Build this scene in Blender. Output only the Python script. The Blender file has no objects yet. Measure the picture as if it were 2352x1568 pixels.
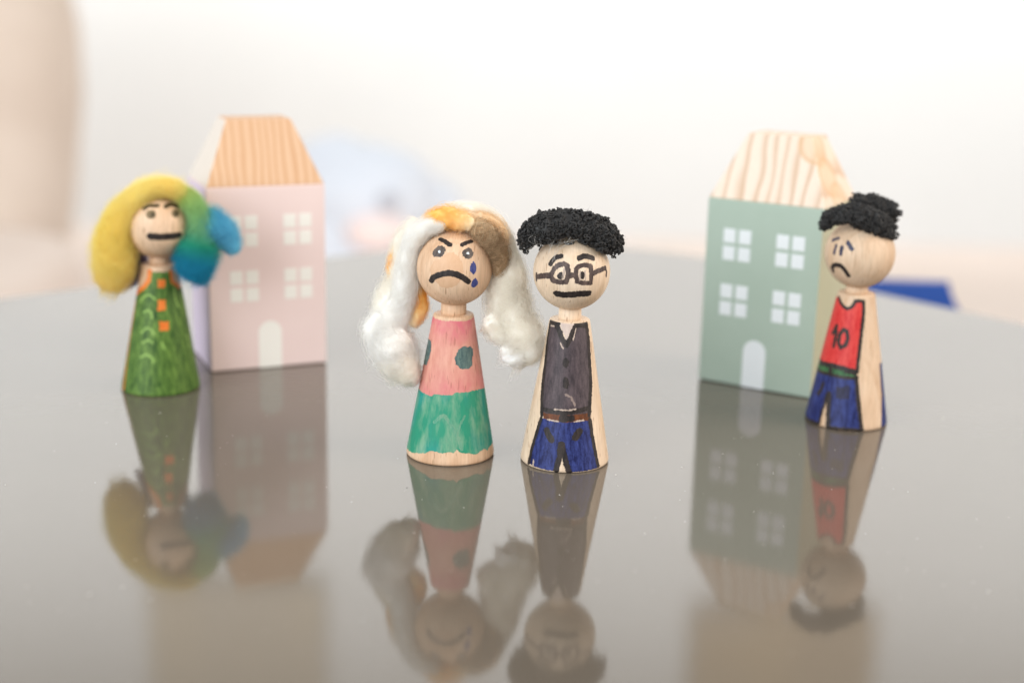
import bpy, math, json
import numpy as np
from mathutils import Matrix, Vector, noise as mnoise

# ------------------------------------------------------------------ camera, world, light, exposure
sc = bpy.context.scene
PITCH, ROLL = math.radians(14.4), 0.0227
cd = bpy.data.cameras.new('camera'); cam = bpy.data.objects.new('camera', cd); sc.collection.objects.link(cam)
cd.sensor_width = 36.0; cd.lens = 36.0 * 3267 / 2352
cd.clip_start = 0.01; cd.clip_end = 30
cam.matrix_world = Matrix.Translation((0, -0.366, 0.128)) @ Matrix.Rotation(math.pi/2 - PITCH, 4, 'X') @ Matrix.Rotation(ROLL, 4, 'Z')
cd.dof.use_dof = True; cd.dof.focus_distance = 0.374; cd.dof.aperture_fstop = 5.9
sc.camera = cam
sc.view_settings.view_transform = 'Standard'; sc.view_settings.look = 'None'
sc.view_settings.exposure = 0.0; sc.view_settings.gamma = 1.0; sc.view_settings.use_curve_mapping = False
w = bpy.data.worlds.new('World'); sc.world = w; w.use_nodes = True
bg = w.node_tree.nodes['Background']; bg.inputs[0].default_value = (1.0, 0.995, 0.985, 1); bg.inputs[1].default_value = 0.78

def area(name, loc, target, sx, sy, watts, col):
    l = bpy.data.lights.new(name, 'AREA'); l.shape = 'RECTANGLE'; l.size = sx; l.size_y = sy; l.energy = watts; l.color = col
    o = bpy.data.objects.new(name, l); sc.collection.objects.link(o); o.location = loc
    o.rotation_euler = (Vector(target) - Vector(loc)).to_track_quat('-Z', 'Y').to_euler()
    return o
area('window_light', (-1.15, -1.35, 0.75), (0, 0.05, 0.02), 1.5, 1.2, 37, (0.90, 0.96, 1.0))
area('room_lamp', (1.35, -0.25, 0.75), (0, 0.05, 0.02), 0.9, 0.9, 19, (1.0, 0.88, 0.76))
area('added_wall_wash', (-0.25, 1.5, 1.62), (-0.25, 2.6, 0.88), 4.6, 0.6, 40, (1.0, 0.99, 0.975)).data.spread = math.radians(80)  # added unseen wash, brightens the upper wall that the table mirrors

# ------------------------------------------------------------------ helpers
MM = 0.001
rng = np.random.default_rng(7)
def lin(r, g, b):
    f = lambda c: (c/255/12.92) if c <= 10 else ((c/255 + .055)/1.055)**2.4
    return (f(r), f(g), f(b), 1.0)
def link(o, parent=None):
    sc.collection.objects.link(o)
    if parent: o.parent = parent
    return o
def mesh_obj(name, verts, faces, mat, parent=None, smooth=True, scale=MM, tint=None):
    me = bpy.data.meshes.new(name)
    v = np.asarray(verts, dtype=np.float64) * scale
    me.from_pydata(v.tolist(), [], [list(map(int, f)) for f in faces])
    if tint is not None:
        a = me.attributes.new('tint', 'FLOAT_COLOR', 'POINT')
        a.data.foreach_set('color', np.asarray(tint, dtype=np.float32).ravel())
    if smooth: me.polygons.foreach_set('use_smooth', [True]*len(me.polygons))
    me.update()
    if mat: me.materials.append(mat)
    return link(bpy.data.objects.new(name, me), parent)
def empty(name, loc_mm, rz=0):
    o = bpy.data.objects.new(name, None); o.empty_display_size = .01
    o.location = [c*MM for c in loc_mm]; o.rotation_euler = (0, 0, rz); return link(o)
def tag(o, label=None, cat=None, group=None, kind=None):
    for k, v in (('label', label), ('category', cat), ('group', group), ('kind', kind)):
        if v: o[k] = v
    return o
def box(x0, x1, y0, y1, z0, z1):
    v = [(x, y, z) for z in (z0, z1) for y in (y0, y1) for x in (x0, x1)]
    f = [(0,2,3,1), (4,5,7,6), (0,1,5,4), (2,6,7,3), (0,4,6,2), (1,3,7,5)]
    return v, f
def bevel(o, width_mm, seg=2):
    m = o.modifiers.new('bevel', 'BEVEL'); m.width = width_mm*MM; m.segments = seg; m.limit_method = 'ANGLE'; m.harden_normals = False
def lathe(profile, n=96, lean=0.0, cz=0.0):
    p = np.array(profile); t = np.linspace(0, 2*np.pi, n, endpoint=False)
    V = np.stack([np.outer(p[:,0], np.sin(t)) + lean*p[:,1:2], -np.outer(p[:,0], np.cos(t)), np.repeat(p[:,1:2], n, 1) + cz], -1).reshape(-1, 3)
    F = []
    for i in range(len(p)-1):
        for j in range(n):
            k = (j+1) % n; F.append((i*n+j, i*n+k, (i+1)*n+k, (i+1)*n+j))
    F.append(list(range(n-1, -1, -1))); F.append([(len(p)-1)*n + j for j in range(n)])
    return V, F
# cheap 2-D value noise for ragged marker edges
_T = rng.random((64, 64))
def vnoise(x, y):
    xi, yi = np.floor(x).astype(int), np.floor(y).astype(int); fx, fy = x-xi, y-yi
    fx, fy = fx*fx*(3-2*fx), fy*fy*(3-2*fy); g = lambda a, b: _T[a % 64, b % 64]
    return (g(xi,yi)*(1-fx)+g(xi+1,yi)*fx)*(1-fy) + (g(xi,yi+1)*(1-fx)+g(xi+1,yi+1)*fx)*fy - .5

# ------------------------------------------------------------------ materials
def nodes(name):
    m = bpy.data.materials.new(name); m.use_nodes = True; nt = m.node_tree
    return m, nt, nt.nodes['Principled BSDF'], nt.nodes.new, nt.links.new
def coords(nt, scale, rot=(0,0,0), kind='Object', loc=(0,0,0)):
    tc = nt.nodes.new('ShaderNodeTexCoord'); mp = nt.nodes.new('ShaderNodeMapping')
    mp.inputs['Scale'].default_value = scale; mp.inputs['Rotation'].default_value = rot; mp.inputs['Location'].default_value = loc
    nt.links.new(tc.outputs[kind], mp.inputs[0]); return mp.outputs[0]
def tnoise(nt, vec, scale=1, detail=3, rough=.55, dist=0):
    n = nt.nodes.new('ShaderNodeTexNoise'); nt.links.new(vec, n.inputs['Vector'])
    n.inputs['Scale'].default_value = scale; n.inputs['Detail'].default_value = detail
    n.inputs['Roughness'].default_value = rough; n.inputs['Distortion'].default_value = dist
    return n.outputs['Fac']
def ramp(nt, fac, stops):
    r = nt.nodes.new('ShaderNodeValToRGB'); e = r.color_ramp.elements
    while len(e) < len(stops): e.new(.5)
    for q, (p, c) in zip(e, stops):
        q.position = p; q.color = c if hasattr(c, '__len__') else (c, c, c, 1)
    nt.links.new(fac, r.inputs[0]); return r.outputs[0]
def mix(nt, fac, a, b, mode='MIX'):
    m = nt.nodes.new('ShaderNodeMix'); m.data_type = 'RGBA'; m.blend_type = mode
    for s, v in ((m.inputs[0], fac), (m.inputs[6], a), (m.inputs[7], b)):
        if hasattr(v, 'links') or hasattr(v, 'is_linked'): nt.links.new(v, s)
        else: s.default_value = v
    return m.outputs[2]
def bump(nt, bsdf, h, dist, strength=1.0):
    b = nt.nodes.new('ShaderNodeBump'); b.inputs['Distance'].default_value = dist; b.inputs['Strength'].default_value = strength
    nt.links.new(h, b.inputs['Height']); nt.links.new(b.outputs[0], bsdf.inputs['Normal'])

def beech(name, light, dark, fleck, seed):
    m, nt, b, N, L = nodes(name)
    big = tnoise(nt, coords(nt, (110, 260, 30), loc=(seed, seed*2, 0)), 1, 3, .6, .6)
    c = ramp(nt, big, [(.30, dark), (.62, light)])
    fine = tnoise(nt, coords(nt, (2600, 500, 130), loc=(seed, 0, 0)), 1, 2)
    c = mix(nt, ramp(nt, fine, [(.35, .86), (.65, 1.0)]), (0,0,0,1), c)
    fl = tnoise(nt, coords(nt, (2300, 420, 260), loc=(0, seed, 0)), 1, 1.5, .5)
    f = ramp(nt, fl, [(.655, 0.0), (.72, .62)])
    c = mix(nt, f, c, fleck)
    L(c, b.inputs['Base Color']); b.inputs['Roughness'].default_value = .5; b.inputs['Specular IOR Level'].default_value = .35
    bump(nt, b, fl, .00008, .35)
    return m
M = {}
M['wood_warm'] = beech('beech_warm', lin(226,193,162), lin(205,164,129), lin(140,98,66), 3.1)
M['wood_pale'] = beech('beech_pale', lin(231,208,183), lin(214,187,157), lin(150,112,84), 9.7)
M['wood_tan']  = beech('beech_tan', lin(219,192,164), lin(201,167,135), lin(170,130,98), 5.3)
def ink(name, dark, pale, lo=.30, hi=.72, rough=.5, grain=1.0, spec=.3):
    m, nt, b, N, L = nodes(name)
    s = tnoise(nt, coords(nt, (1100, 1100, 170)), 1, 4, .62)
    t = tnoise(nt, coords(nt, (3800, 3800, 1900)), 1, 2, .6)
    mx = N('ShaderNodeMath'); mx.operation = 'MULTIPLY_ADD'; L(t, mx.inputs[0]); mx.inputs[1].default_value = .45*grain
    sub = N('ShaderNodeMath'); sub.operation = 'SUBTRACT'; L(s, sub.inputs[0]); sub.inputs[1].default_value = .22*grain; L(sub.outputs[0], mx.inputs[2])
    L(ramp(nt, mx.outputs[0], [(lo, dark), (hi, pale)]), b.inputs['Base Color'])
    b.inputs['Roughness'].default_value = rough; b.inputs['Specular IOR Level'].default_value = spec
    return m
INK = dict(
 ink=(lin(30,25,25), lin(70,60,56), .35, .85), inkgrey=(lin(52,46,46), lin(112,100,92), .30, .75), inkbrown=(lin(48,38,38), lin(112,94,86), .30, .85),
 inkblue=(lin(42,44,66), lin(72,72,92)), inknavy=(lin(26,26,46), lin(48,48,80)), inkolive=(lin(60,50,32), lin(96,82,56)), inkeye=(lin(112,94,66), lin(140,120,88)),
 inkpale=(lin(168,150,138), lin(196,176,160)), glint=(lin(205,215,220), lin(225,232,235)), tear=(lin(38,46,104), lin(84,92,150)),
 patch=(lin(205,165,131), lin(213,175,142)), dot=(lin(52,78,82), lin(112,132,124), .28, .78), skirtpale=(lin(86,158,132), lin(132,168,140), .35, .65), vest=(lin(54,46,50), lin(96,83,86), .30, .78), vestpale=(lin(126,108,104), lin(140,124,116)),
 shirtgrey=(lin(186,166,156), lin(206,188,176)), belt=(lin(66,36,22), lin(116,66,36)), denim=(lin(17,24,72), lin(62,76,144), .36, .84), red=(lin(186,28,34), lin(214,76,68)),
 green=(lin(24,58,34), lin(74,128,78), .35, .68), orange=(lin(206,96,24), lin(226,134,60)), greenpale=(lin(122,160,74), lin(150,180,96)), dress=(lin(38,72,22), lin(106,138,60), .34, .70))
for k, v in INK.items(): M[k] = ink('marker_' + k, *v)
def skirt_mat():
    m, nt, b, N, L = nodes('marker_skirt')
    s = tnoise(nt, coords(nt, (330, 330, 90)), 1, 5, .6); t = tnoise(nt, coords(nt, (1500, 1500, 240)), 1, 3)
    c = mix(nt, ramp(nt, tnoise(nt, coords(nt, (90, 90, 60), loc=(4,0,0)), 1, 1), [(.40, lin(44,150,140)), (.62, lin(62,146,112))]), lin(44,150,142), lin(66,150,118))
    base = ramp(nt, tnoise(nt, coords(nt, (95, 95, 40), loc=(1.2, 0, 0)), 1, 2), [(.38, lin(26,142,138)), (.60, lin(46,140,110))])
    c = mix(nt, ramp(nt, s, [(.44, 0.0), (.74, .8)]), base, lin(150,178,148))
    c = mix(nt, ramp(nt, t, [(.45, 0.0), (.8, .35)]), c, lin(36,110,96))
    L(c, b.inputs['Base Color']); b.inputs['Roughness'].default_value = .55; b.inputs['Specular IOR Level'].default_value = .25
    return m
def pink_mat():
    m, nt, b, N, L = nodes('marker_pink')
    tc = N('ShaderNodeTexCoord'); sep = N('ShaderNodeSeparateXYZ'); L(tc.outputs['Object'], sep.inputs[0])
    # stronger pink where the pen was pressed: just under the neck rim and just above the skirt
    r = ramp(nt, sep.outputs['Z'], [(0.0, .0), (.019, .55), (.0235, .45), (.026, .12), (.033, .15), (.0365, .8), (.040, 1.0)])
    n = tnoise(nt, coords(nt, (260, 260, 200)), 1, 3)
    f = mix(nt, 1.0, r, ramp(nt, n, [(.3, .25), (.7, 1.3)]), 'MULTIPLY')
    base = ramp(nt, tnoise(nt, coords(nt, (900, 900, 120)), 1, 4), [(.3, lin(202,140,122)), (.7, lin(217,166,145))])
    c = mix(nt, f, base, lin(206,110,120))
    fl = tnoise(nt, coords(nt, (2300, 420, 260), loc=(0, 3.1, 0)), 1, 1.5, .5)
    c = mix(nt, ramp(nt, fl, [(.655, 0.0), (.72, .55)]), c, lin(160,100,86))
    L(c, b.inputs['Base Color']); b.inputs['Roughness'].default_value = .55; b.inputs['Specular IOR Level'].default_value = .25
    return m
M['skirt'] = skirt_mat(); M['pink_top'] = pink_mat()
def wool(name, fibre):
    m, nt, b, N, L = nodes(name)
    a = N('ShaderNodeAttribute'); a.attribute_name = 'tint'
    b.inputs['Roughness'].default_value = 1.0; b.inputs['Specular IOR Level'].default_value = 0.0
    c = a.outputs['Color']
    if not fibre:
        n = tnoise(nt, coords(nt, (900, 900, 500)), 1, 4)
        c = mix(nt, 1.0, c, ramp(nt, n, [(.3, .96), (.7, 1.0)]), 'MULTIPLY')
        b.inputs['Subsurface Weight'].default_value = .6; b.inputs['Subsurface Scale'].default_value = .0016; b.inputs['Subsurface Radius'].default_value = (1, .9, .8)
        L(c, b.inputs['Base Color'])
    else:
        L(c, b.inputs['Base Color'])
        tr = N('ShaderNodeBsdfTranslucent'); L(c, tr.inputs[0]); ms = N('ShaderNodeMixShader'); ms.inputs[0].default_value = .6
        L(b.outputs[0], ms.inputs[1]); L(tr.outputs[0], ms.inputs[2]); L(ms.outputs[0], nt.nodes['Material Output'].inputs['Surface'])
    return m
M['wool'] = wool('wool_core', False); M['fibre'] = wool('wool_fibre', True)
def plain(name, col, rough=.5, spec=.5, var=None, vscale=60, b_=None):
    m, nt, b, N, L = nodes(name)
    if var is None: b.inputs['Base Color'].default_value = col
    else: L(ramp(nt, tnoise(nt, coords(nt, (vscale,)*3), 1, 4, .6), [(.3, col), (.7, var)]), b.inputs['Base Color'])
    b.inputs['Roughness'].default_value = rough; b.inputs['Specular IOR Level'].default_value = spec
    if b_: bump(nt, b, tnoise(nt, coords(nt, (b_[0],)*3), 1, 3), b_[1], .6)
    return m
M['black_yarn'] = plain('black_yarn', (.010,.010,.0105,1), .55, .5, (.034,.032,.031,1), 700)
M['stray'] = plain('stray_fibre', lin(190,186,180), .6, .3)
M['glue'] = plain('hot_glue', (.9,.9,.88,1), .06, .6); M['glue'].node_tree.nodes['Principled BSDF'].inputs['Transmission Weight'].default_value = 1.0
def paint(name, a, b2): return plain(name, a, .55, .3, b2, 45, (900, .00006))
M['pink_paint'] = paint('pink_paint', lin(227,205,201), lin(230,209,205))
M['green_paint'] = paint('sage_paint', lin(164,181,167), lin(171,187,174))
M['pane_cream'] = paint('cream_print', lin(233,230,223), lin(238,235,229)); M['pane_white'] = paint('white_print', lin(222,228,230), lin(230,234,236))
M['pink_cool_lit'] = paint('pink_cool_lit', lin(208,194,212), lin(212,198,216)); M['sage_warm_lit'] = paint('sage_warm_lit', lin(176,176,150), lin(182,180,156))  # side walls: cool light on pink, warm light on sage, put into the colour
def pine(name, light, dark, period, rot, seed, knots):
    m, nt, b, N, L = nodes(name)
    v = coords(nt, (1000,)*3, (0, 0, rot), loc=(seed, 0, 0))
    sx = N('ShaderNodeSeparateXYZ'); L(v, sx.inputs[0])
    n1 = tnoise(nt, coords(nt, (75, 60, 9), loc=(seed, 1, 0)), 1, 2, .5)
    a1 = N('ShaderNodeMath'); a1.operation = 'MULTIPLY_ADD'; L(n1, a1.inputs[0]); a1.inputs[1].default_value = period*2.2; L(sx.outputs['X'], a1.inputs[2])
    a2 = N('ShaderNodeMath'); a2.operation = 'DIVIDE'; L(a1.outputs[0], a2.inputs[0]); a2.inputs[1].default_value = period
    a3 = N('ShaderNodeMath'); a3.operation = 'FRACT'; L(a2.outputs[0], a3.inputs[0])
    c = ramp(nt, a3.outputs[0], [(.0, light), (.45, light), (.82, dark), (.90, dark), (1.0, light)])
    c = mix(nt, ramp(nt, tnoise(nt, coords(nt, (70, 40, 12), loc=(3, seed, 0)), 1, 2), [(.4, 0.0), (.7, .45)]), c, mix(nt, .35, light, dark))
    if knots:
        for kx, ky, kz, kr in ((14, 9, 80, 7.5), (18, 11, 70, 7.0), (19.5, 15, 62, 6)):
            vd = N('ShaderNodeVectorMath'); vd.operation = 'DISTANCE'; L(coords(nt, (1000, 1000, 1000)), vd.inputs[0]); vd.inputs[1].default_value = (kx, ky, kz)
            dv = N('ShaderNodeMath'); dv.operation = 'DIVIDE'; L(vd.outputs['Value'], dv.inputs[0]); dv.inputs[1].default_value = kr*1.25
            c = mix(nt, ramp(nt, dv.outputs[0], [(.0, .6), (.66, .6), (.80, .6), (.86, 0.0)]), c, lin(226,194,160))
            c = mix(nt, ramp(nt, dv.outputs[0], [(.62, 0.0), (.76, .6), (.84, 0.0)]), c, lin(204,164,124))
    f = tnoise(nt, coords(nt, (2200, 2200, 90)), 1, 2); c = mix(nt, ramp(nt, f, [(.35, .93), (.65, 1.0)]), lin(150,110,80), c)
    L(c, b.inputs['Base Color']); b.inputs['Roughness'].default_value = .6; b.inputs['Specular IOR Level'].default_value = .25
    return m
M['pine_orange'] = pine('pine_orange', lin(213,179,148), lin(195,148,109), 2.7, 0.0, 3, False)
M['pine_lit_side'] = pine('pine_lit_side', lin(220,212,203), lin(210,198,185), 2.7, 1.57, 5, False)  # left roof slope: its bright cool light is put into the pine colour
M['pine_pale'] = pine('pine_pale', lin(230,213,196), lin(205,176,150), 4.4, 0.12, 8.2, True)

def table_mat():
    m, nt, b, N, L = nodes('grey_lacquer')
    n = tnoise(nt, coords(nt, (14, 14, 14)), 1, 4, .6)
    L(ramp(nt, n, [(.3, (.126,.106,.084,1)), (.7, (.136,.115,.092,1))]), b.inputs['Base Color'])
    s = tnoise(nt, coords(nt, (55, 55, 55)), 1, 5, .7)
    L(ramp(nt, s, [(.35, .055), (.75, .08)]), b.inputs['Roughness'])
    b.inputs['IOR'].default_value = 1.62; b.inputs['Specular IOR Level'].default_value = .5
    bump(nt, b, tnoise(nt, coords(nt, (420, 420, 420)), 1, 2), .000006, 1.0)
    return m
M['table'] = table_mat()
M['wall'] = plain('white_wall', lin(213,215,215), .9, .2, lin(216,218,218), 3)
M['floor'] = plain('pale_floor', lin(226,212,202), .7, .3, lin(220,205,194), 4)
M['seat'] = plain('pale_cushion', lin(226,214,205), .9, .1, lin(222,208,198), 6)
M['curtain'] = plain('beige_fabric', lin(220,207,195), .9, .1, lin(208,193,180), 7)
M['plush_blue'] = plain('pale_blue_plush', lin(214,221,232), .95, .1, lin(220,226,235), 30); M['plush_pink'] = plain('pale_pink_plush', lin(244,226,222), .95, .1); M['plush_grey'] = plain('grey_felt', lin(188,190,198), .95, .1)
M['blue_plastic'] = plain('blue_plastic', lin(24,68,146), .5, .4, lin(30,74,152), 20); M['dark_plastic'] = plain('dark_plastic', lin(40,52,72), .6, .3)
M['panel'] = plain('brown_board', lin(142,128,113), .6, .3, lin(164,144,112), 4); M['panel2'] = plain('taupe_board', lin(168,161,150), .6, .3, lin(178,167,148), 4)
M['leg'] = plain('dark_leg', lin(70,66,62), .5, .4); M['dust'] = plain('dust', lin(226,220,212), .9, .2); M['speck'] = plain('dark_speck', lin(50,44,40), .9, .2); M['crumb'] = plain('peach_crumb', lin(238,200,176), .9, .2)

# ------------------------------------------------------------------ setting
def sheet(name, v, mat): return tag(mesh_obj(name, v, [(0,1,2,3)], mat, smooth=False, scale=1), kind='structure')
wall_back = sheet('wall', [(-4,2.6,-.4),(4,2.6,-.4),(4,2.6,2.4),(-4,2.6,2.4)], M['wall'])
floor = sheet('floor', [(-4,-1.2,-.404),(4,-1.2,-.404),(4,2.6,-.404),(-4,2.6,-.404)], M['floor'])
for x0, x1, z0, z1, mt in ((-.80,-.41,1.20,1.9,'panel2'), (.42,.83,1.24,1.9,'panel')):
    p = mesh_obj('wall_panel', *box(x0,x1,2.565,2.595,z0,z1), M[mt], smooth=False, scale=1); tag(p, kind='structure')

# table: square top turned on its corner, with a generously rounded far corner
def table():
    t = tag(empty('table', (0, 0, -404)), 'glossy grey-brown lacquered table mirroring the dolls and houses', 'table')
    c0 = np.array([28.4, 381.]); a = math.radians(40.5); e1 = -np.array([math.cos(a), math.sin(a)]); e2 = np.array([math.sin(a), -math.cos(a)]); S, R = 760., 123.
    cs = [c0, c0+e2*S, c0+(e1+e2)*S, c0+e1*S]; out = []
    for i in range(4):
        p, q, n = cs[i], cs[i-1], cs[(i+1) % 4]; d1 = (q-p)/np.linalg.norm(q-p); d2 = (n-p)/np.linalg.norm(n-p); o = p+(d1+d2)*R
        for k in range(25):
            s = k/24*math.pi/2; out.append(o - d2*R*math.cos(s) - d1*R*math.sin(s))
    out = np.array(out); n = len(out); ce = out.mean(0)
    prof = [(0,0),(0.6,-.25),(1.2,-1.0),(1.4,-2.0),(1.4,-20)]
    V, F = [], []
    for off, z in prof:
        nd = (out-ce)/np.linalg.norm(out-ce, axis=1)[:,None]
        V += [(x, y, z+404) for x, y in (out + nd*(off-1.4))]
    for i in range(len(prof)-1):
        for j in range(n): F.append((i*n+j, i*n+(j+1) % n, (i+1)*n+(j+1) % n, (i+1)*n+j))
    F.append(list(range(n))[::-1]); F.append([(len(prof)-1)*n+j for j in range(n)])
    top = mesh_obj('table_top', V, F, M['table'], t, smooth=False)
    bmn = top.data; 
    for i in range(4):
        p = cs[i] + (ce-cs[i])*.28
        v, f = lathe([(14,0),(15,3),(22,384)], 24); mesh_obj('leg', np.array(v)+[p[0],p[1],0], f, M['leg'], t)
    return top
table_top = table()

def cushion(name, c, half, mat, parent, p=4.5, amp=.02):
    # rounded upholstered block: a superellipsoid with soft dents
    V, nu, nv = [], 64, 32
    f = lambda v: math.copysign(abs(v)**(2/p), v)
    for i in range(nv+1):
        for j in range(nu):
            la = -math.pi/2+math.pi*i/nv; th = 2*math.pi*j/nu
            d = (f(math.cos(la))*f(math.cos(th)), f(math.cos(la))*f(math.sin(th)), f(math.sin(la)))
            q = Vector([d[a]*half[a] for a in range(3)]); k = 1+amp*mnoise.noise(q*5+Vector(c))
            V.append([c[a]+q[a]*k for a in range(3)])
    F = [(i*nu+j, i*nu+(j+1) % nu, (i+1)*nu+(j+1) % nu, (i+1)*nu+j) for i in range(nv) for j in range(nu)]
    return mesh_obj(name, V, F, mat, parent, scale=1)
ac = tag(empty('armchair', (-900, 1420, -404)), 'out of focus beige armchair with pale seat at the left edge', 'armchair')
cushion('back', (-.03, .12, .365), (.345, .14, .37), M['curtain'], ac, 3.2, .08)
cushion('seat', (0, -.20, .13), (.36, .28, .085), M['seat'], ac, 5)
cushion('base', (0, -.16, .05), (.33, .24, .048), M['curtain'], ac, 7, 0)
def blob(name, parts, mat, parent):
    V, F = [], []
    for (c, r) in parts:
        nu, nv = 28, 16; b0 = len(V)
        for i in range(nv+1):
            for j in range(nu):
                la = -math.pi/2 + math.pi*i/nv; th = 2*math.pi*j/nu
                d = Vector((math.cos(la)*math.cos(th), math.cos(la)*math.sin(th), math.sin(la)))
                k = 1 + .06*mnoise.noise(d*2.3 + Vector(c)*9)
                V.append([c[a] + r[a]*d[a]*k for a in range(3)])
        F += [(b0+i*nu+j, b0+i*nu+(j+1) % nu, b0+(i+1)*nu+(j+1) % nu, b0+(i+1)*nu+j) for i in range(nv) for j in range(nu)]
    return mesh_obj(name, V, F, mat, parent, scale=1)
pt = tag(empty('plush_toy', (-190, 1560, -404)), 'blurred pale blue plush toy with pink snout sitting behind the pink house', 'plush toy')
blob('body', [((-.02,0,.14),(.125,.11,.14)), ((-.05,-.08,.05),(.075,.09,.05)), ((.07,-.08,.05),(.06,.09,.05))], M['plush_blue'], pt)
hd = blob('head', [((-.01,-.02,.235),(.10,.085,.075)), ((-.055,0,.27),(.06,.05,.05)), ((.065,0,.225),(.055,.05,.04))], M['plush_blue'], pt)
blob('snout', [((.012,-.10,.205),(.042,.03,.026))], M['plush_pink'], pt); blob('eye', [((.025,-.098,.245),(.014,.012,.013))], M['plush_grey'], pt)
sb = tag(empty('folder', (170, 335, -404), math.radians(-4)), 'bright blue folder standing upright beyond the right table edge', 'folder')
def sheet_part(out, y0, y1):
    m = len(out); V = [(x, y0, z) for x, z in out]+[(x, y1, z) for x, z in out]
    return V, [list(range(m)), list(range(2*m-1, m-1, -1))]+[(k, m+k, m+(k+1) % m, (k+1) % m) for k in range(m)]
mesh_obj('cover', *sheet_part([(-.06,0),(.085,0),(.080,.3650),(.066,.3685),(.055,.3735),(.0510,.3800),(.0475,.3885),(.020,.3865),(-.06,.387)], 0, .003), M['blue_plastic'], sb, False, 1)
mesh_obj('cover', *sheet_part([(-.06,0),(.070,0),(.053,.3845),(-.06,.384)], .02, .023), M['blue_plastic'], sb, False, 1)
o = mesh_obj('spine', *box(-.063,-.06,0,.023,0,.386), M['dark_plastic'], sb, False, 1)

# ------------------------------------------------------------------ toy houses
def toy_house(loc, yaw, wall_m, roof_m, pane_m, xoff, label, side=None, facet=None):
    W, Dp, H, I, HR = 38.9, 30.0, 60.7, 8.8, 20.6
    h = tag(empty('toy_house', loc, yaw), label, 'toy house', 'wooden block houses')
    wl = mesh_obj('wall', *box(-W/2, W/2, 0, Dp, .25, H), M[wall_m], h, False); bevel(wl, .45, 3)
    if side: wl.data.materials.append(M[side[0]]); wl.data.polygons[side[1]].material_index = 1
    a, b = W/2-.15, W/2-I
    V = [(-a,.15,H+.02),(a,.15,H+.02),(a,Dp-.15,H+.02),(-a,Dp-.15,H+.02),(-b,I,H+HR),(b,I,H+HR),(b,Dp-I,H+HR),(-b,Dp-I,H+HR)]
    r = mesh_obj('roof', V, [(3,2,1,0),(4,5,6,7),(0,1,5,4),(1,2,6,5),(2,3,7,6),(3,0,4,7)], M[roof_m], h, False); bevel(r, .35, 3)
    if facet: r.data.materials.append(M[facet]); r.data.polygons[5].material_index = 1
    pv, pf = box(0, 4.15, -.07, .2, 0, 4.55); pm = None
    for cx in (-13.3, 4.65):
        for cz in (46.85, 41.2, 28.8, 23.1):
            for k in (0, 5.25):
                if pm is None:
                    o = mesh_obj('window_pane', pv, pf, M[pane_m], wl, False); bevel(o, .35, 2); pm = o.data
                else:
                    o = link(bpy.data.objects.new('window_pane', pm), wl); bevel(o, .35, 2)
                o.location = ((cx+xoff+k)*MM, 0, cz*MM)
    n = 20; out = [(-3.85,.35),(3.85,.35)] + [(3.85*math.cos(t), 12.3+3.85*math.sin(t)) for t in np.linspace(0, math.pi, n)]
    V = [(x, -.07, z) for x, z in out] + [(x, .2, z) for x, z in out]; m = len(out)
    F = [list(range(m)), list(range(2*m-1, m-1, -1))] + [(i, m+i, m+(i+1) % m, (i+1) % m) for i in range(m)]
    d = mesh_obj('door', V, F, M[pane_m], wl, False); d.location = ((.3 if xoff > .5 else -.4)*MM, 0, 0)
    return h
toy_house((-80.3, 89.8, 0), .407, 'pink_paint', 'pine_orange', 'pane_cream', .75, 'pale pink wooden block house with pine roof behind the green dress doll', ('pink_cool_lit', 4), 'pine_lit_side')
toy_house((78.5, 77.5, 0), -.55, 'green_paint', 'pine_pale', 'pane_white', -.1, 'sage green wooden block house with pine roof behind the red jersey doll', ('sage_warm_lit', 5))

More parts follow.
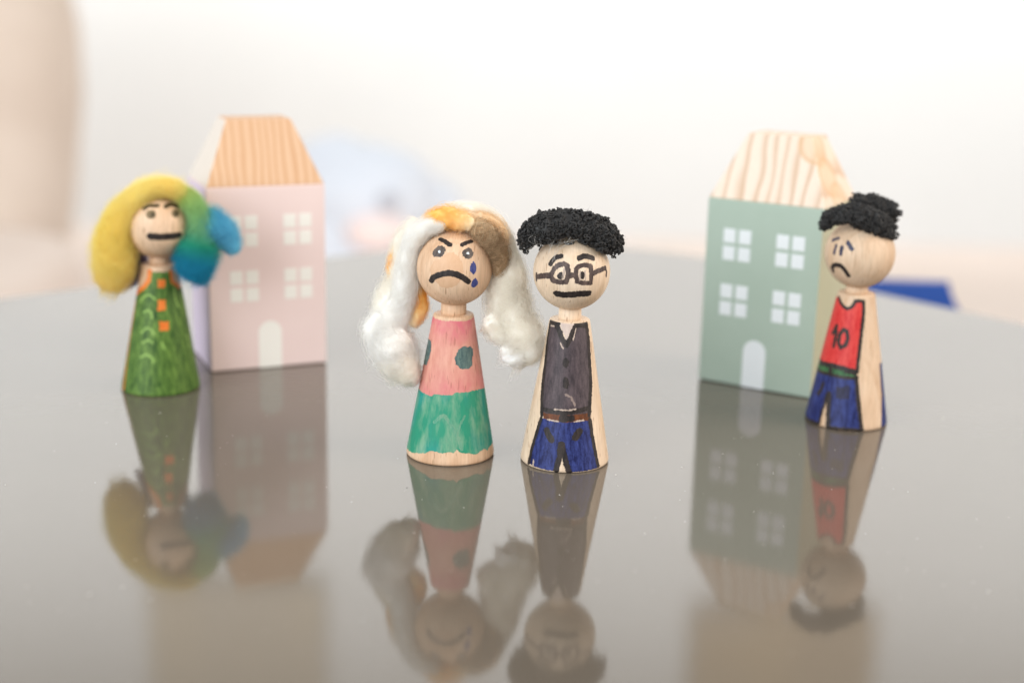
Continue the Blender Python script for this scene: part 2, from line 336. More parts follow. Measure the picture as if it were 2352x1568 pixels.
# ------------------------------------------------------------------ peg dolls
DATA = json.loads(r'''{"decals":[["woman","head","eyebrow","ink","stroke",[[-4.69,10.41],[-2.96,9.52],[-1.19,8.27]],1.29,0,1],["woman","head","eyebrow","ink","stroke",[[2.39,8.32],[3.93,9.26],[5.65,9.93]],1.23,0,1],["woman","head","eye","inkgrey","fill",[[-6.23,5.45],[-6.13,6.28],[-5.39,7.27],[-4.58,7.84],[-3.57,7.89],[-2.67,7.4],[-2.33,6.72],[-2.49,5.67],[-3.2,4.77],[-3.84,4.57],[-4.68,4.71],[-5.54,4.6]],0.0,0,1],["woman","head","eye","inkgrey","fill",[[2.47,5.91],[2.82,6.71],[3.64,7.15],[4.36,7.53],[5.33,7.09],[5.74,6.13],[5.45,5.06],[4.32,4.24],[3.42,4.41],[2.66,5.03]],0.0,0,1],["woman","head","eye_glint","glint","fill",[[-3.8,6.11],[-3.87,5.87],[-4.11,5.76],[-4.38,5.86],[-4.53,6.1],[-4.45,6.35],[-4.21,6.45],[-3.93,6.35]],0.0,0,2],["woman","head","eye_glint","glint","fill",[[4.28,5.83],[4.18,5.62],[3.97,5.53],[3.77,5.61],[3.69,5.81],[3.78,6.02],[4.0,6.11],[4.2,6.03]],0.0,0,2],["woman","head","grain_patch","patch","fill",[[-1.47,5.82],[-0.1,5.98],[1.42,4.76],[2.41,3.08],[2.71,0.92],[2.2,-1.02],[1.03,-2.8],[-1.4,-3.85],[-3.42,-3.51],[-4.69,-2.19],[-6.08,-0.83],[-6.51,1.68],[-5.38,3.29],[-3.55,4.25]],0.0,0,0],["woman","head","mouth","ink","stroke",[[-6.23,-2.26],[-5.65,-1.29],[-4.39,-0.46],[-2.59,0.2],[-0.9,0.47],[0.76,0.22],[2.43,-0.53],[3.43,-1.33],[4.15,-1.85]],1.47,0,1],["woman","head","tear","tear","fill",[[5.56,3.48],[6.18,2.88],[6.5,1.98],[6.29,0.72],[5.52,0.08],[4.79,0.59],[4.53,1.46],[4.72,2.44]],0.0,0,1],["woman","head","tear","tear","fill",[[6.18,-1.08],[6.96,-2.02],[7.11,-3.06],[6.51,-3.84],[5.72,-4.03],[5.2,-3.43],[5.14,-2.29],[5.64,-1.54]],0.0,0,1],["woman","body","dot","dot","fill",[[3.43,-39.38],[4.29,-39.7],[5.42,-39.43],[6.28,-40.2],[6.5,-41.53],[6.06,-42.99],[6.07,-44.47],[4.96,-45.46],[2.97,-45.55],[2.03,-44.81],[1.27,-44.22],[0.93,-42.61],[1.33,-41.43],[2.04,-40.1]],0.0,0,2],["woman","body","dot","dot","fill",[[-11.85,-37.33],[-7.11,-38.33],[-6.66,-39.14],[-6.67,-40.91],[-7.19,-43.02],[-8.39,-44.87],[-14.18,-44.7]],0.0,0,2],["woman","body","dot","dot","fill",[[9.57,-37.77],[10.17,-40.15],[12.96,-40.01],[11.91,-36.78]],0.0,0,2],["woman","body","pale_streak","skirtpale","stroke",[[-4.12,-59.95],[-2.59,-58.51],[-1.39,-58.01],[-0.15,-59.75],[1.08,-61.51],[2.02,-63.28],[2.82,-65.07],[3.49,-67.17]],0.85,0,2],["woman","body","pale_streak","skirtpale","stroke",[[3.99,-58.28],[2.97,-60.33],[2.15,-62.69]],0.52,0,2],["man","head","eyebrow","ink","stroke",[[-6.4,3.75],[-5.75,4.91],[-4.76,5.75],[-3.49,6.1]],1.29,0,1],["man","head","eyebrow","ink","stroke",[[1.61,5.55],[2.81,6.25],[4.26,6.11],[5.63,5.68]],1.41,0,1],["man","head","glasses_rim","inkbrown","stroke",[[-5.01,2.75],[-3.8,3.65],[-2.49,4.02],[-1.64,3.51],[-1.24,2.03],[-1.41,0.42],[-1.84,-0.78],[-3.6,-0.94],[-5.36,-0.8],[-5.98,0.48],[-5.48,1.99]],1.23,1,1],["man","head","glasses_rim","inkbrown","stroke",[[1.4,3.42],[2.85,3.78],[4.76,3.5],[4.99,1.78],[4.82,-1.11],[2.68,-0.96],[1.14,-0.57],[0.74,1.17],[0.82,2.77]],1.16,1,1],["man","head","glasses_bridge","inkbrown","stroke",[[-0.97,0.9],[0.32,1.21]],1.35,0,2],["man","head","glasses_temple","inkbrown","stroke",[[-11.74,-0.98],[-8.95,-0.01],[-6.48,0.51]],1.53,0,2],["man","head","glasses_temple","inkbrown","stroke",[[5.53,1.51],[7.83,2.21],[10.25,2.61]],1.35,0,2],["man","head","glasses_hook","inkbrown","stroke",[[-11.76,0.15],[-12.03,-2.35]],0.8,0,3],["man","head","glasses_hook","inkbrown","stroke",[[10.29,2.94],[10.91,1.33],[10.77,0.08]],0.67,0,3],["man","head","pupil","ink","fill",[[-2.63,0.81],[-2.69,0.38],[-2.88,0.02],[-3.17,-0.19],[-3.5,-0.22],[-3.8,-0.06],[-4.02,0.27],[-4.11,0.69],[-4.06,1.13],[-3.86,1.48],[-3.57,1.7],[-3.24,1.72],[-2.93,1.55],[-2.72,1.23]],0.0,0,1],["man","head","pupil","ink","fill",[[3.07,1.11],[3.02,0.66],[2.87,0.31],[2.64,0.12],[2.39,0.12],[2.15,0.33],[1.99,0.69],[1.92,1.13],[1.97,1.57],[2.12,1.92],[2.35,2.11],[2.6,2.11],[2.84,1.91],[3.0,1.55]],0.0,0,1],["man","head","eyelid_line","inkpale","stroke",[[-2.35,2.67],[-2.69,0.34]],0.4,0,1],["man","head","eyelid_line","inkpale","stroke",[[1.72,2.09],[1.77,-0.22]],0.37,0,1],["man","head","eyelid_line","inkpale","stroke",[[3.2,2.08],[3.33,-0.27]],0.37,0,1],["man","head","mouth","ink","stroke",[[-4.4,-4.59],[-2.59,-4.65],[-0.21,-4.35],[2.16,-4.1],[4.45,-4.24]],1.84,0,1],["man","body","vest","vest","fill",[[-6.25,-31.48],[-7.1,-33.81],[-7.76,-36.91],[-7.59,-42.43],[-8.09,-47.68],[-8.0,-53.82],[-7.76,-56.57],[-3.77,-56.38],[-0.65,-56.52],[2.42,-56.19],[6.26,-56.31],[6.4,-53.41],[6.78,-47.31],[6.31,-42.7],[5.86,-36.58],[4.91,-31.41],[1.33,-31.76],[0.17,-34.4],[-0.97,-36.86],[-2.29,-34.48],[-3.32,-31.62]],0.0,0,1],["man","body","shirt_collar","shirtgrey","fill",[[-3.05,-31.64],[-2.0,-33.86],[-0.92,-36.31],[0.01,-34.25],[1.25,-31.77],[-0.85,-31.78]],0.0,0,2],["man","body","vest_lapel","ink","stroke",[[-4.61,-31.87],[-3.16,-33.62],[-2.08,-35.99],[-0.88,-37.61]],1.3,0,3],["man","body","vest_lapel","ink","stroke",[[-0.88,-37.61],[0.2,-35.61],[1.04,-33.17],[1.89,-31.95]],1.23,0,3],["man","body","vest_shoulder","ink","stroke",[[-5.56,-31.97],[-3.61,-31.88]],1.59,0,4],["man","body","vest_shoulder","ink","stroke",[[1.8,-31.95],[4.54,-32.14]],1.73,0,4],["man","body","vest_edge","ink","stroke",[[-6.8,-31.65],[-7.4,-36.89],[-7.32,-42.41],[-7.78,-47.66],[-7.77,-53.8],[-7.5,-56.7]],1.01,0,4],["man","body","vest_edge","ink","stroke",[[4.89,-31.69],[5.86,-36.58],[6.31,-42.7],[6.69,-47.3],[6.4,-53.41],[6.26,-56.31]],1.08,0,4],["man","body","vest_hem","ink","stroke",[[-7.25,-55.04],[-4.13,-55.49],[-0.68,-55.61],[2.39,-55.17],[5.82,-54.45]],1.15,0,3],["man","body","belt","belt","fill",[[-6.9,-56.03],[-3.77,-56.23],[-0.65,-56.37],[3.06,-56.04],[6.49,-55.71],[6.52,-57.65],[3.77,-57.77],[-0.59,-58.27],[-4.04,-57.72],[-6.89,-57.41]],0.0,0,2],["man","body","belt_buckle","ink","stroke",[[-1.39,-57.16],[-0.63,-57.23]],1.98,0,3],["man","body","belt_buckle","ink","stroke",[[0.59,-57.2],[0.95,-57.1]],1.62,0,3],["man","body","trousers","denim","fill",[[-7.69,-57.48],[-4.05,-57.62],[-0.6,-58.15],[3.11,-57.73],[6.77,-57.57],[7.82,-62.71],[8.97,-67.11],[9.92,-70.58],[6.26,-71.19],[3.54,-71.38],[1.04,-71.46],[0.08,-69.87],[-1.4,-66.38],[-2.48,-71.21],[-5.19,-71.24],[-8.83,-70.7],[-11.72,-70.04],[-9.78,-64.18],[-8.57,-60.03]],0.0,0,1],["man","body","trouser_seam","ink","stroke",[[-7.68,-57.64],[-9.01,-61.62],[-10.48,-65.8],[-11.46,-70.01]],1.01,0,3],["man","body","trouser_seam","ink","stroke",[[6.48,-57.55],[7.61,-62.69],[8.89,-67.41],[9.83,-70.27]],1.08,0,3],["man","body","trouser_inseam","ink","stroke",[[-1.57,-64.08],[-1.76,-67.78],[-2.58,-71.05]],1.44,0,3],["man","body","trouser_inseam","ink","stroke",[[-1.32,-64.07],[-0.29,-68.03],[0.8,-71.4]],1.44,0,4],["man","body","pocket","ink","stroke",[[-5.62,-60.67],[-4.95,-61.84],[-4.18,-63.01]],1.73,0,3],["man","body","pocket","ink","stroke",[[3.37,-60.59],[2.3,-62.17]],1.88,0,3],["man","body","button","ink","fill",[[-0.16,-42.31],[-0.21,-42.9],[-0.41,-43.39],[-0.7,-43.66],[-1.04,-43.67],[-1.36,-43.42],[-1.58,-42.95],[-1.68,-42.36],[-1.62,-41.76],[-1.42,-41.28],[-1.13,-41.0],[-0.79,-40.99],[-0.48,-41.25],[-0.25,-41.72]],0.0,0,3],["man","body","button","ink","fill",[[0.07,-47.64],[0.01,-48.33],[-0.2,-48.88],[-0.51,-49.2],[-0.88,-49.21],[-1.22,-48.92],[-1.46,-48.38],[-1.57,-47.69],[-1.51,-47.0],[-1.3,-46.44],[-0.98,-46.12],[-0.61,-46.11],[-0.27,-46.4],[-0.03,-46.95]],0.0,0,3],["man","body","pale_streak","vestpale","stroke",[[-0.68,-50.71],[0.71,-51.44],[1.86,-53.58]],0.51,0,2],["man","body","pale_streak","inkpale","stroke",[[-3.5,-54.83],[0.52,-54.96],[2.05,-54.56]],0.29,0,5],["man","body","pale_streak","inkpale","stroke",[[-6.01,-32.7],[-4.76,-32.73]],0.29,0,5],["man","body","pale_streak","inkpale","stroke",[[-2.52,-37.23],[-1.68,-38.56]],0.29,0,5],["man","body","pale_streak","inkpale","stroke",[[1.51,-33.17],[0.83,-36.21]],0.29,0,5],["man","body","pale_streak","inkpale","stroke",[[-5.4,-57.73],[-2.44,-57.98]],0.29,0,5],["man","body","pale_streak","inkpale","stroke",[[1.85,-57.96],[4.45,-57.61]],0.29,0,5],["man","body","pale_streak","inkpale","stroke",[[-9.57,-69.1],[-9.45,-70.62]],0.29,0,5],["boy","head","eyebrow","inkblue","stroke",[[-6.5,4.58],[-5.34,5.21],[-4.16,5.53]],0.94,0,1],["boy","head","eyebrow","inkblue","stroke",[[-0.47,4.66],[1.21,2.84]],1.07,0,1],["boy","head","eye","inkblue","stroke",[[-4.18,3.28],[-4.28,2.07],[-4.33,0.92]],0.76,0,1],["boy","head","eye","inkblue","stroke",[[-1.98,2.98],[-1.98,1.01]],1.13,0,1],["boy","head","mouth","ink","stroke",[[-5.32,-5.19],[-5.39,-4.04],[-4.59,-3.0],[-3.12,-2.41],[-1.74,-2.51],[-0.62,-3.46],[0.36,-5.44]],1.32,0,1],["boy","body","jersey","red","fill",[[-9.52,-31.8],[-6.77,-33.01],[-5.95,-34.17],[-3.62,-35.7],[-1.91,-34.45],[-1.39,-33.26],[0.95,-33.35],[0.96,-38.05],[0.41,-46.01],[-0.12,-51.34],[-0.3,-54.0],[-3.56,-53.26],[-6.65,-52.72],[-12.17,-52.17],[-18.05,-50.29],[-14.5,-43.62],[-11.61,-36.01]],0.0,0,1],["boy","body","jersey_edge","ink","stroke",[[-7.26,-32.41],[-5.95,-34.17],[-4.77,-35.25],[-3.62,-35.7],[-2.6,-35.27],[-1.91,-34.45],[-1.47,-33.35],[-0.39,-33.23],[0.96,-33.41],[1.02,-38.05],[0.41,-46.01],[-0.12,-54.0]],0.91,0,3],["boy","body","belt","green","fill",[[-17.5,-51.14],[-7.32,-52.77],[-3.55,-53.55],[-0.28,-54.3],[-0.21,-55.93],[-3.45,-55.77],[-7.16,-55.13],[-18.01,-53.33]],0.0,0,2],["boy","body","jersey_hem","ink","stroke",[[-16.98,-51.02],[-12.26,-52.32],[-7.32,-52.68],[-3.55,-53.43],[-0.29,-54.24]],1.37,0,3],["boy","body","belt_edge","ink","stroke",[[-17.98,-53.45],[-12.83,-54.82],[-7.48,-55.45],[-4.02,-55.95],[-0.21,-56.02]],0.91,0,3],["boy","body","belt_mark","ink","stroke",[[-8.17,-53.27],[-8.21,-55.06]],1.37,0,3],["boy","body","belt_mark","ink","stroke",[[-3.51,-54.44],[-0.61,-54.9]],0.46,0,3],["boy","body","jersey_number","ink","stroke",[[-8.46,-43.17],[-7.03,-40.88],[-7.11,-44.0],[-7.6,-47.0]],1.03,0,3],["boy","body","jersey_number","ink","stroke",[[-4.54,-41.79],[-5.64,-43.33],[-6.02,-45.71],[-5.19,-47.2],[-3.86,-46.53],[-3.12,-44.51],[-3.52,-42.32]],1.06,1,3],["boy","body","trousers","denim","fill",[[-18.71,-53.43],[-12.76,-55.06],[-5.22,-55.88],[-0.26,-56.08],[0.54,-62.29],[1.26,-66.73],[2.09,-71.34],[-2.8,-71.17],[-8.34,-70.98],[-8.83,-65.84],[-8.62,-61.35],[-10.15,-66.27],[-11.19,-70.42],[-17.02,-69.41],[-24.19,-67.25]],0.0,0,1],["boy","body","trouser_seam","ink","stroke",[[-0.22,-55.78],[0.51,-62.29],[1.26,-66.73],[2.08,-71.2]],1.14,0,3],["boy","body","trouser_inseam","ink","stroke",[[-8.13,-61.01],[-8.1,-65.78],[-7.94,-70.84]],1.44,0,3],["boy","body","trouser_inseam","ink","stroke",[[-8.8,-61.37],[-10.15,-66.27],[-11.1,-70.1]],0.84,0,4],["boy","body","trouser_hem","ink","stroke",[[-21.99,-68.0],[-16.68,-69.49],[-11.38,-70.34]],0.91,0,4],["boy","body","trouser_hem","ink","stroke",[[-7.86,-71.03],[-2.8,-71.17],[1.99,-71.35]],0.84,0,5],["boy","body","pocket","inknavy","fill",[[-5.99,-58.76],[-5.07,-58.98],[-3.32,-58.72],[-2.35,-57.93],[-1.99,-59.69],[-2.17,-62.22],[-4.33,-62.35],[-5.83,-62.01]],0.0,0,3],["boy","body","pocket","ink","stroke",[[-10.71,-58.39],[-11.46,-60.39],[-12.5,-61.38]],1.29,0,3],["girl","head","eyebrow","inkolive","stroke",[[-3.35,6.74],[-1.63,7.82],[1.02,7.78]],1.25,0,1],["girl","head","eyebrow","inkolive","stroke",[[3.68,7.52],[5.5,8.74],[8.02,7.85]],1.38,0,1],["girl","head","eye","inkeye","fill",[[0.69,4.86],[0.55,4.28],[0.13,3.81],[-0.49,3.55],[-1.18,3.54],[-1.83,3.79],[-2.3,4.25],[-2.5,4.84],[-2.39,5.45],[-1.97,5.94],[-1.33,6.22],[-0.6,6.22],[0.06,5.95],[0.52,5.46]],0.0,0,1],["girl","head","eye","inkeye","fill",[[8.39,5.25],[8.15,4.6],[7.67,4.1],[7.06,3.83],[6.43,3.85],[5.91,4.12],[5.56,4.6],[5.47,5.2],[5.64,5.82],[6.07,6.35],[6.68,6.67],[7.35,6.71],[7.94,6.44],[8.32,5.91]],0.0,0,1],["girl","head","pupil","inkolive","fill",[[0.22,4.86],[0.16,4.48],[-0.03,4.18],[-0.31,4.01],[-0.62,4.01],[-0.91,4.17],[-1.12,4.47],[-1.22,4.85],[-1.16,5.24],[-0.98,5.55],[-0.7,5.72],[-0.37,5.72],[-0.08,5.55],[0.14,5.24]],0.0,0,2],["girl","head","pupil","inkolive","fill",[[7.77,5.13],[7.65,4.72],[7.43,4.41],[7.14,4.24],[6.85,4.24],[6.6,4.41],[6.44,4.72],[6.41,5.11],[6.51,5.5],[6.72,5.83],[7.01,6.02],[7.32,6.03],[7.58,5.86],[7.74,5.53]],0.0,0,2],["girl","head","mouth","ink","stroke",[[-1.21,-1.87],[1.77,-2.08],[4.56,-2.14],[7.67,-2.19]],2.13,0,1],["girl","body","armhole_edge","orange","stroke",[[-1.64,-33.25],[-1.91,-36.1],[-3.6,-38.06],[-8.1,-40.34]],1.39,0,3],["girl","body","armhole_edge","orange","stroke",[[4.83,-33.15],[5.49,-36.24],[8.4,-37.88]],1.06,0,3],["girl","body","side_seam","orange","stroke",[[-8.54,-42.53],[-10.56,-55.6],[-11.66,-70.19]],0.74,0,3],["girl","body","button","orange","fill",[[0.96,-35.65],[2.02,-35.7],[3.1,-35.63],[3.13,-36.86],[3.16,-37.97],[2.09,-38.1],[1.03,-38.11],[1.1,-36.88]],0.0,0,3],["girl","body","button","orange","fill",[[1.09,-41.91],[2.25,-41.98],[3.41,-41.89],[3.46,-43.51],[3.5,-44.97],[2.34,-45.13],[1.18,-45.14],[1.25,-43.52]],0.0,0,3],["girl","body","button","orange","fill",[[1.74,-48.51],[3.13,-48.58],[4.56,-48.52],[4.6,-49.9],[4.63,-51.15],[3.21,-51.27],[1.82,-51.28],[1.92,-49.89]],0.0,0,3],["girl","body","pale_streak","greenpale","stroke",[[-4.69,-42.38],[-3.44,-40.9],[-1.5,-40.36],[0.25,-41.73]],0.53,0,2],["girl","body","pale_streak","greenpale","stroke",[[-3.5,-45.9],[-1.87,-45.03],[-0.58,-46.03],[-0.54,-47.46]],0.53,0,2],["girl","body","pale_streak","greenpale","stroke",[[-3.81,-52.11],[-2.46,-50.62],[-0.68,-50.8],[0.32,-52.44]],0.53,0,2],["girl","body","pale_streak","greenpale","stroke",[[-3.39,-55.2],[-1.57,-54.16],[-0.08,-55.07]],0.53,0,2],["girl","body","pale_streak","greenpale","stroke",[[-4.06,-59.77],[-1.94,-58.71],[0.05,-59.61],[0.34,-61.28]],0.53,0,2],["girl","body","pale_streak","greenpale","stroke",[[6.34,-38.38],[6.65,-41.72],[8.24,-44.12]],0.53,0,2],["girl","body","pale_streak","greenpale","stroke",[[2.72,-55.04],[3.47,-56.96]],0.53,0,2],["girl","body","pale_streak","greenpale","stroke",[[11.8,-52.82],[12.84,-56.72]],0.53,0,2]],"locks":[["woman","hair_lock","white",[[-1.06,-4.0,64.45,0.95],[-3.62,-3.0,64.1,1.79],[-6.54,-2.0,63.38,2.28],[-9.47,-1.0,60.82,2.53],[-11.22,0.0,56.93,2.42],[-12.17,0.0,51.98,2.72],[-12.39,0.0,47.51,3.04],[-12.87,0.0,43.76,3.17],[-14.57,0.0,39.96,3.42],[-17.01,0.0,35.63,4.78],[-16.92,-1.0,31.58,5.27],[-14.71,-1.0,28.08,5.53],[-13.47,-1.0,24.54,4.43],[-11.73,-1.0,21.51,2.22]]],["woman","hair_lock","orange",[[-7.76,2.0,63.27,0.97],[-5.72,0.0,65.24,2.04],[-2.5,-2.0,66.13,2.82],[0.64,-2.5,65.56,2.91],[3.52,-2.5,64.78,2.63],[5.45,-2.5,63.38,1.67]]],["woman","hair_lock","taupe",[[4.71,-2.0,64.24,1.68],[7.37,-2.0,62.6,2.88],[10.05,-1.5,59.66,3.25],[11.91,-1.0,56.18,3.02],[12.46,-1.0,52.75,2.54],[12.14,-0.5,50.17,1.46]]],["woman","hair_lock","peach",[[0.87,3.0,66.48,0.97],[5.28,2.0,65.28,2.18],[9.19,1.5,63.75,2.9],[12.15,1.5,60.63,2.66],[13.67,1.5,57.22,1.94]]],["woman","hair_lock","cream",[[-4.87,6.0,65.62,1.46],[0.06,5.0,66.38,2.31],[4.96,4.0,66.05,2.67],[9.37,4.0,64.06,2.92],[12.87,3.0,59.88,2.68],[14.69,2.0,54.68,2.92],[15.52,1.0,50.43,3.9],[14.88,1.0,46.18,5.0],[14.98,0.0,42.16,5.37],[16.54,-1.0,37.91,5.25],[19.07,-1.5,34.07,5.13],[20.38,-1.5,30.81,4.66],[19.22,-1.0,27.86,2.95],[18.29,-1.0,25.54,1.23]]],["woman","hair_lock","orange",[[-9.19,3.0,47.45,0.98],[-8.9,2.5,44.55,1.96],[-8.6,2.0,41.65,2.33],[-9.53,1.5,38.47,2.21],[-11.45,1.0,35.51,1.47]]],["woman","hair_lock","orange",[[-14.78,5.0,56.9,1.22],[-15.75,5.0,53.39,1.84],[-16.11,5.0,49.63,1.85],[-15.65,4.0,46.08,1.23]]],["woman","hair_lock","cream",[[-8.51,6.0,63.31,2.93],[-11.92,6.0,58.77,3.43],[-13.79,5.0,53.44,3.44],[-14.75,5.0,47.14,3.7],[-17.37,4.0,40.99,3.7],[-19.01,3.0,36.12,3.21]]],["woman","hair_lock","white",[[-18.23,-0.5,38.63,2.07],[-19.96,-1.0,35.97,3.4],[-20.24,-1.2,32.96,3.41],[-19.38,-1.0,30.17,2.08]]],["woman","hair_lock","white",[[-11.59,-2.0,33.97,2.66],[-14.49,-2.6,31.92,4.88],[-17.19,-2.2,29.61,4.45],[-19.03,-1.5,26.93,2.38]]],["woman","hair_lock","cream",[[-16.31,-2.0,28.66,2.67],[-14.79,-2.4,26.35,4.6],[-12.14,-2.0,23.83,4.46],[-10.08,-1.5,21.26,2.69],[-8.88,-1.5,20.05,1.19]]],["woman","hair_lock","cream",[[10.17,-1.0,40.02,2.36],[12.0,-1.5,37.45,3.99],[13.23,-1.5,34.73,3.7],[14.46,-1.0,32.19,2.08]]],["woman","hair_lock","cream",[[17.02,-2.0,37.68,2.65],[18.55,-2.4,35.08,4.43],[20.09,-2.0,32.58,4.14],[21.92,-2.0,30.48,2.07]]],["woman","hair_lock","white",[[14.47,-2.0,32.45,2.37],[16.88,-2.4,30.47,3.85],[18.12,-2.0,28.24,3.41],[17.59,-2.0,25.46,1.78]]],["girl","hair_lock","rainbow",[[11.64,-4.0,61.07,2.11],[6.81,-5.0,63.56,2.71],[1.66,-5.0,63.35,2.9],[-3.6,-5.0,60.64,3.46],[-7.55,-5.0,56.06,4.13],[-9.91,-5.0,50.78,4.8],[-11.27,-4.5,44.92,5.58],[-12.02,-4.0,39.02,5.51],[-12.86,-4.0,34.39,4.57],[-13.72,-4.0,31.45,3.34]]],["girl","hair_lock","rainbow",[[7.7,-3.0,62.48,2.35],[11.62,-3.0,60.21,2.92],[14.06,-3.0,55.76,3.02],[14.92,-3.0,50.53,3.69],[14.22,-3.5,45.8,5.11],[13.57,-4.0,41.55,5.6],[12.26,-4.0,37.89,4.75],[10.99,-4.0,35.43,3.57]]],["girl","hair_lock","rainbow",[[13.3,0.0,52.85,3.8],[17.07,0.0,51.73,4.99],[20.58,0.0,49.65,4.57],[23.11,0.0,46.32,3.63],[24.21,0.0,42.95,1.91]]],["girl","hair_lock","lilac",[[-7.24,6.0,43.04,1.94],[-6.44,6.0,39.12,2.33],[-7.07,6.0,35.64,2.04],[-9.17,6.0,32.11,1.46],[-10.97,6.0,30.07,0.59]]],["girl","hair_lock","paleblue",[[5.82,6.0,42.36,1.45],[4.26,6.0,39.36,1.94],[3.19,6.0,36.86,1.22]]],["man","hair_roll","black",[[-12.42,-3.0,59.22,1.43],[-11.91,-4.0,61.88,2.42],[-9.9,-5.0,64.08,3.44],[-6.95,-6.0,64.79,4.0],[-3.99,-6.0,65.32,3.93],[-0.8,-5.5,66.12,3.66],[2.45,-5.0,65.53,3.9],[5.73,-4.5,64.24,4.37],[8.62,-3.5,62.26,4.27],[10.84,-2.5,60.25,2.89],[11.77,-2.0,58.06,1.74]]],["man","hair_roll","black",[[-10.93,4.0,61.65,2.59],[-6.99,4.0,64.12,3.52],[-1.15,4.0,64.96,3.52],[4.76,4.0,63.91,3.76],[9.58,4.0,60.93,3.53]]],["man","hair_roll","black",[[-7.98,9.0,59.62,3.58],[-0.84,10.0,61.3,4.3],[6.35,9.0,59.47,3.82]]],["boy","hair_roll","black",[[-11.7,-4.0,59.74,1.26],[-10.82,-5.0,61.89,2.05],[-8.43,-6.0,63.48,2.61],[-5.17,-6.5,63.87,3.06],[-1.71,-6.5,63.03,3.62],[1.7,-6.0,61.65,3.74],[4.82,-5.0,59.95,3.19],[7.48,-4.0,58.45,2.17],[8.93,-4.0,57.55,1.03]]],["boy","hair_roll","black",[[-3.27,0.0,66.9,1.38],[-0.46,0.0,66.16,2.3],[2.59,1.0,65.61,2.76],[5.65,1.0,64.75,2.88],[8.28,1.0,63.65,2.65],[10.06,1.0,64.39,1.27]]],["boy","hair_roll","black",[[1.13,3.0,61.06,3.48],[6.28,5.0,60.84,3.73],[9.68,5.0,59.27,2.8]]]],"bounds":{"skirt_top":[[-1.376,18.718],[-0.895,18.521],[-0.605,18.331],[-0.497,19.084],[-0.142,19.14],[0.056,19.201],[0.155,19.776],[0.432,19.777],[0.748,19.835],[1.062,19.707],[1.464,19.102]],"skirt_low":[[-1.376,1.652],[-1.047,1.859],[-0.717,2.694],[-0.528,3.216],[-0.476,3.917],[-0.305,3.904],[-0.144,3.638],[0.034,4.014],[0.111,3.72],[0.188,4.724],[0.292,3.779],[0.481,3.41],[0.685,2.732],[0.828,3.433],[0.95,3.697],[1.075,2.855],[1.209,3.478],[1.464,3.413]],"dress_top":[[-1.169,30.381],[-0.556,33.256],[-0.312,35.303],[-0.291,38.123],[0.854,37.916],[0.888,34.81],[1.287,32.689]]},"boyback":[[0.95,18.94],[0.929,9.998],[0.757,0.513],[0.879,0.5]],"glue":[-0.225,1.034]}''')
R0, K, ZT, HRAD = 12.2, .172, 39.6, 10.2
SA = K/math.hypot(1, K)
DOLLS = {
 'woman': dict(loc=(-16.4,7.6,0), head=(.62,0,52.2), lean=.012, t0=0., wood='wood_warm', neck=3.45, label='peg doll with white and orange wool hair, pink top, teal skirt and tears'),
 'man':   dict(loc=(15.1,4.5,0), head=(.31,0,52.4), lean=.006, t0=0., wood='wood_pale', neck=3.05, label='peg doll with black curly hair, drawn glasses, grey vest and blue trousers'),
 'girl':  dict(loc=(-110.6,65.3,0), head=(1.4,0,51.7), lean=.027, t0=.1, wood='wood_warm', neck=3.2, label='peg doll with yellow, green and blue wool hair and long green dress'),
 'boy':   dict(loc=(101.7,46.6,0), head=(.1,0,51.2), lean=.002, t0=-.6, wood='wood_tan', neck=3.3, label='peg doll with red jersey numbered 10 and frowning face turned left')}
def on_cone(X, Y, d, off):
    rho = np.hypot(X, Y); r = rho*SA; th = np.arctan2(X, -Y)/SA; z = (R0-r)/K
    return cone_pt(th, z, d, off)
def cone_pt(th, z, d, off):
    z = np.clip(z, .02, ZT-.1); r = R0-K*z + off - np.where(z < .8, .45*((.8-z)/.8)**2, 0) - np.where(z > ZT-.5, .25*((z-ZT+.5)/.5)**2, 0)
    return np.stack([d['lean']*z + r*np.sin(th), -r*np.cos(th), z], -1)
def on_head(X, Y, d, off):
    c = np.hypot(X, Y)/HRAD; n = np.hypot(X, Y)+1e-9
    x = np.sin(c)*X/n; y = np.sin(c)*Y/n; z = np.cos(c); la = np.arcsin(np.clip(y,-1,1)); th = np.arctan2(x, z)+d['t0']
    R = HRAD+off; h = d['head']
    return np.stack([h[0]+R*np.cos(la)*np.sin(th), h[1]-R*np.cos(la)*np.cos(th), h[2]+R*np.sin(la)], -1)
def seg_dist(PX, PY, pts, closed):
    D2 = np.full(PX.shape, 1e9); n = len(pts)
    for i in range(n if closed else n-1):
        ax, ay = pts[i]; bx, by = pts[(i+1) % n]; dx, dy = bx-ax, by-ay
        t = np.clip(((PX-ax)*dx+(PY-ay)*dy)/(dx*dx+dy*dy+1e-12), 0, 1)
        D2 = np.minimum(D2, (PX-ax-t*dx)**2+(PY-ay-t*dy)**2)
    return np.sqrt(D2)
def inside(PX, PY, pts):
    c = np.zeros(PX.shape, bool); n = len(pts)
    for i in range(n):
        ax, ay = pts[i]; bx, by = pts[(i+1) % n]
        if ay == by: continue
        c ^= ((ay > PY) != (by > PY)) & (PX < (bx-ax)*(PY-ay)/(by-ay)+ax)
    return c
def grid_mesh(sd, P):
    """quads of a sampled sheet P where sd<0; rim vertices are already pulled onto the outline"""
    ny, nx = sd.shape; keep = (sd[:-1,:-1] < 0) | (sd[1:,:-1] < 0) | (sd[:-1,1:] < 0) | (sd[1:,1:] < 0)
    idx = np.arange(ny*nx).reshape(ny, nx); j, i = np.nonzero(keep)
    F = np.stack([idx[j,i], idx[j,i+1], idx[j+1,i+1], idx[j+1,i]], -1)
    u, inv = np.unique(F.ravel(), return_inverse=True)
    return P.reshape(-1, 3)[u], inv.reshape(-1, 4)
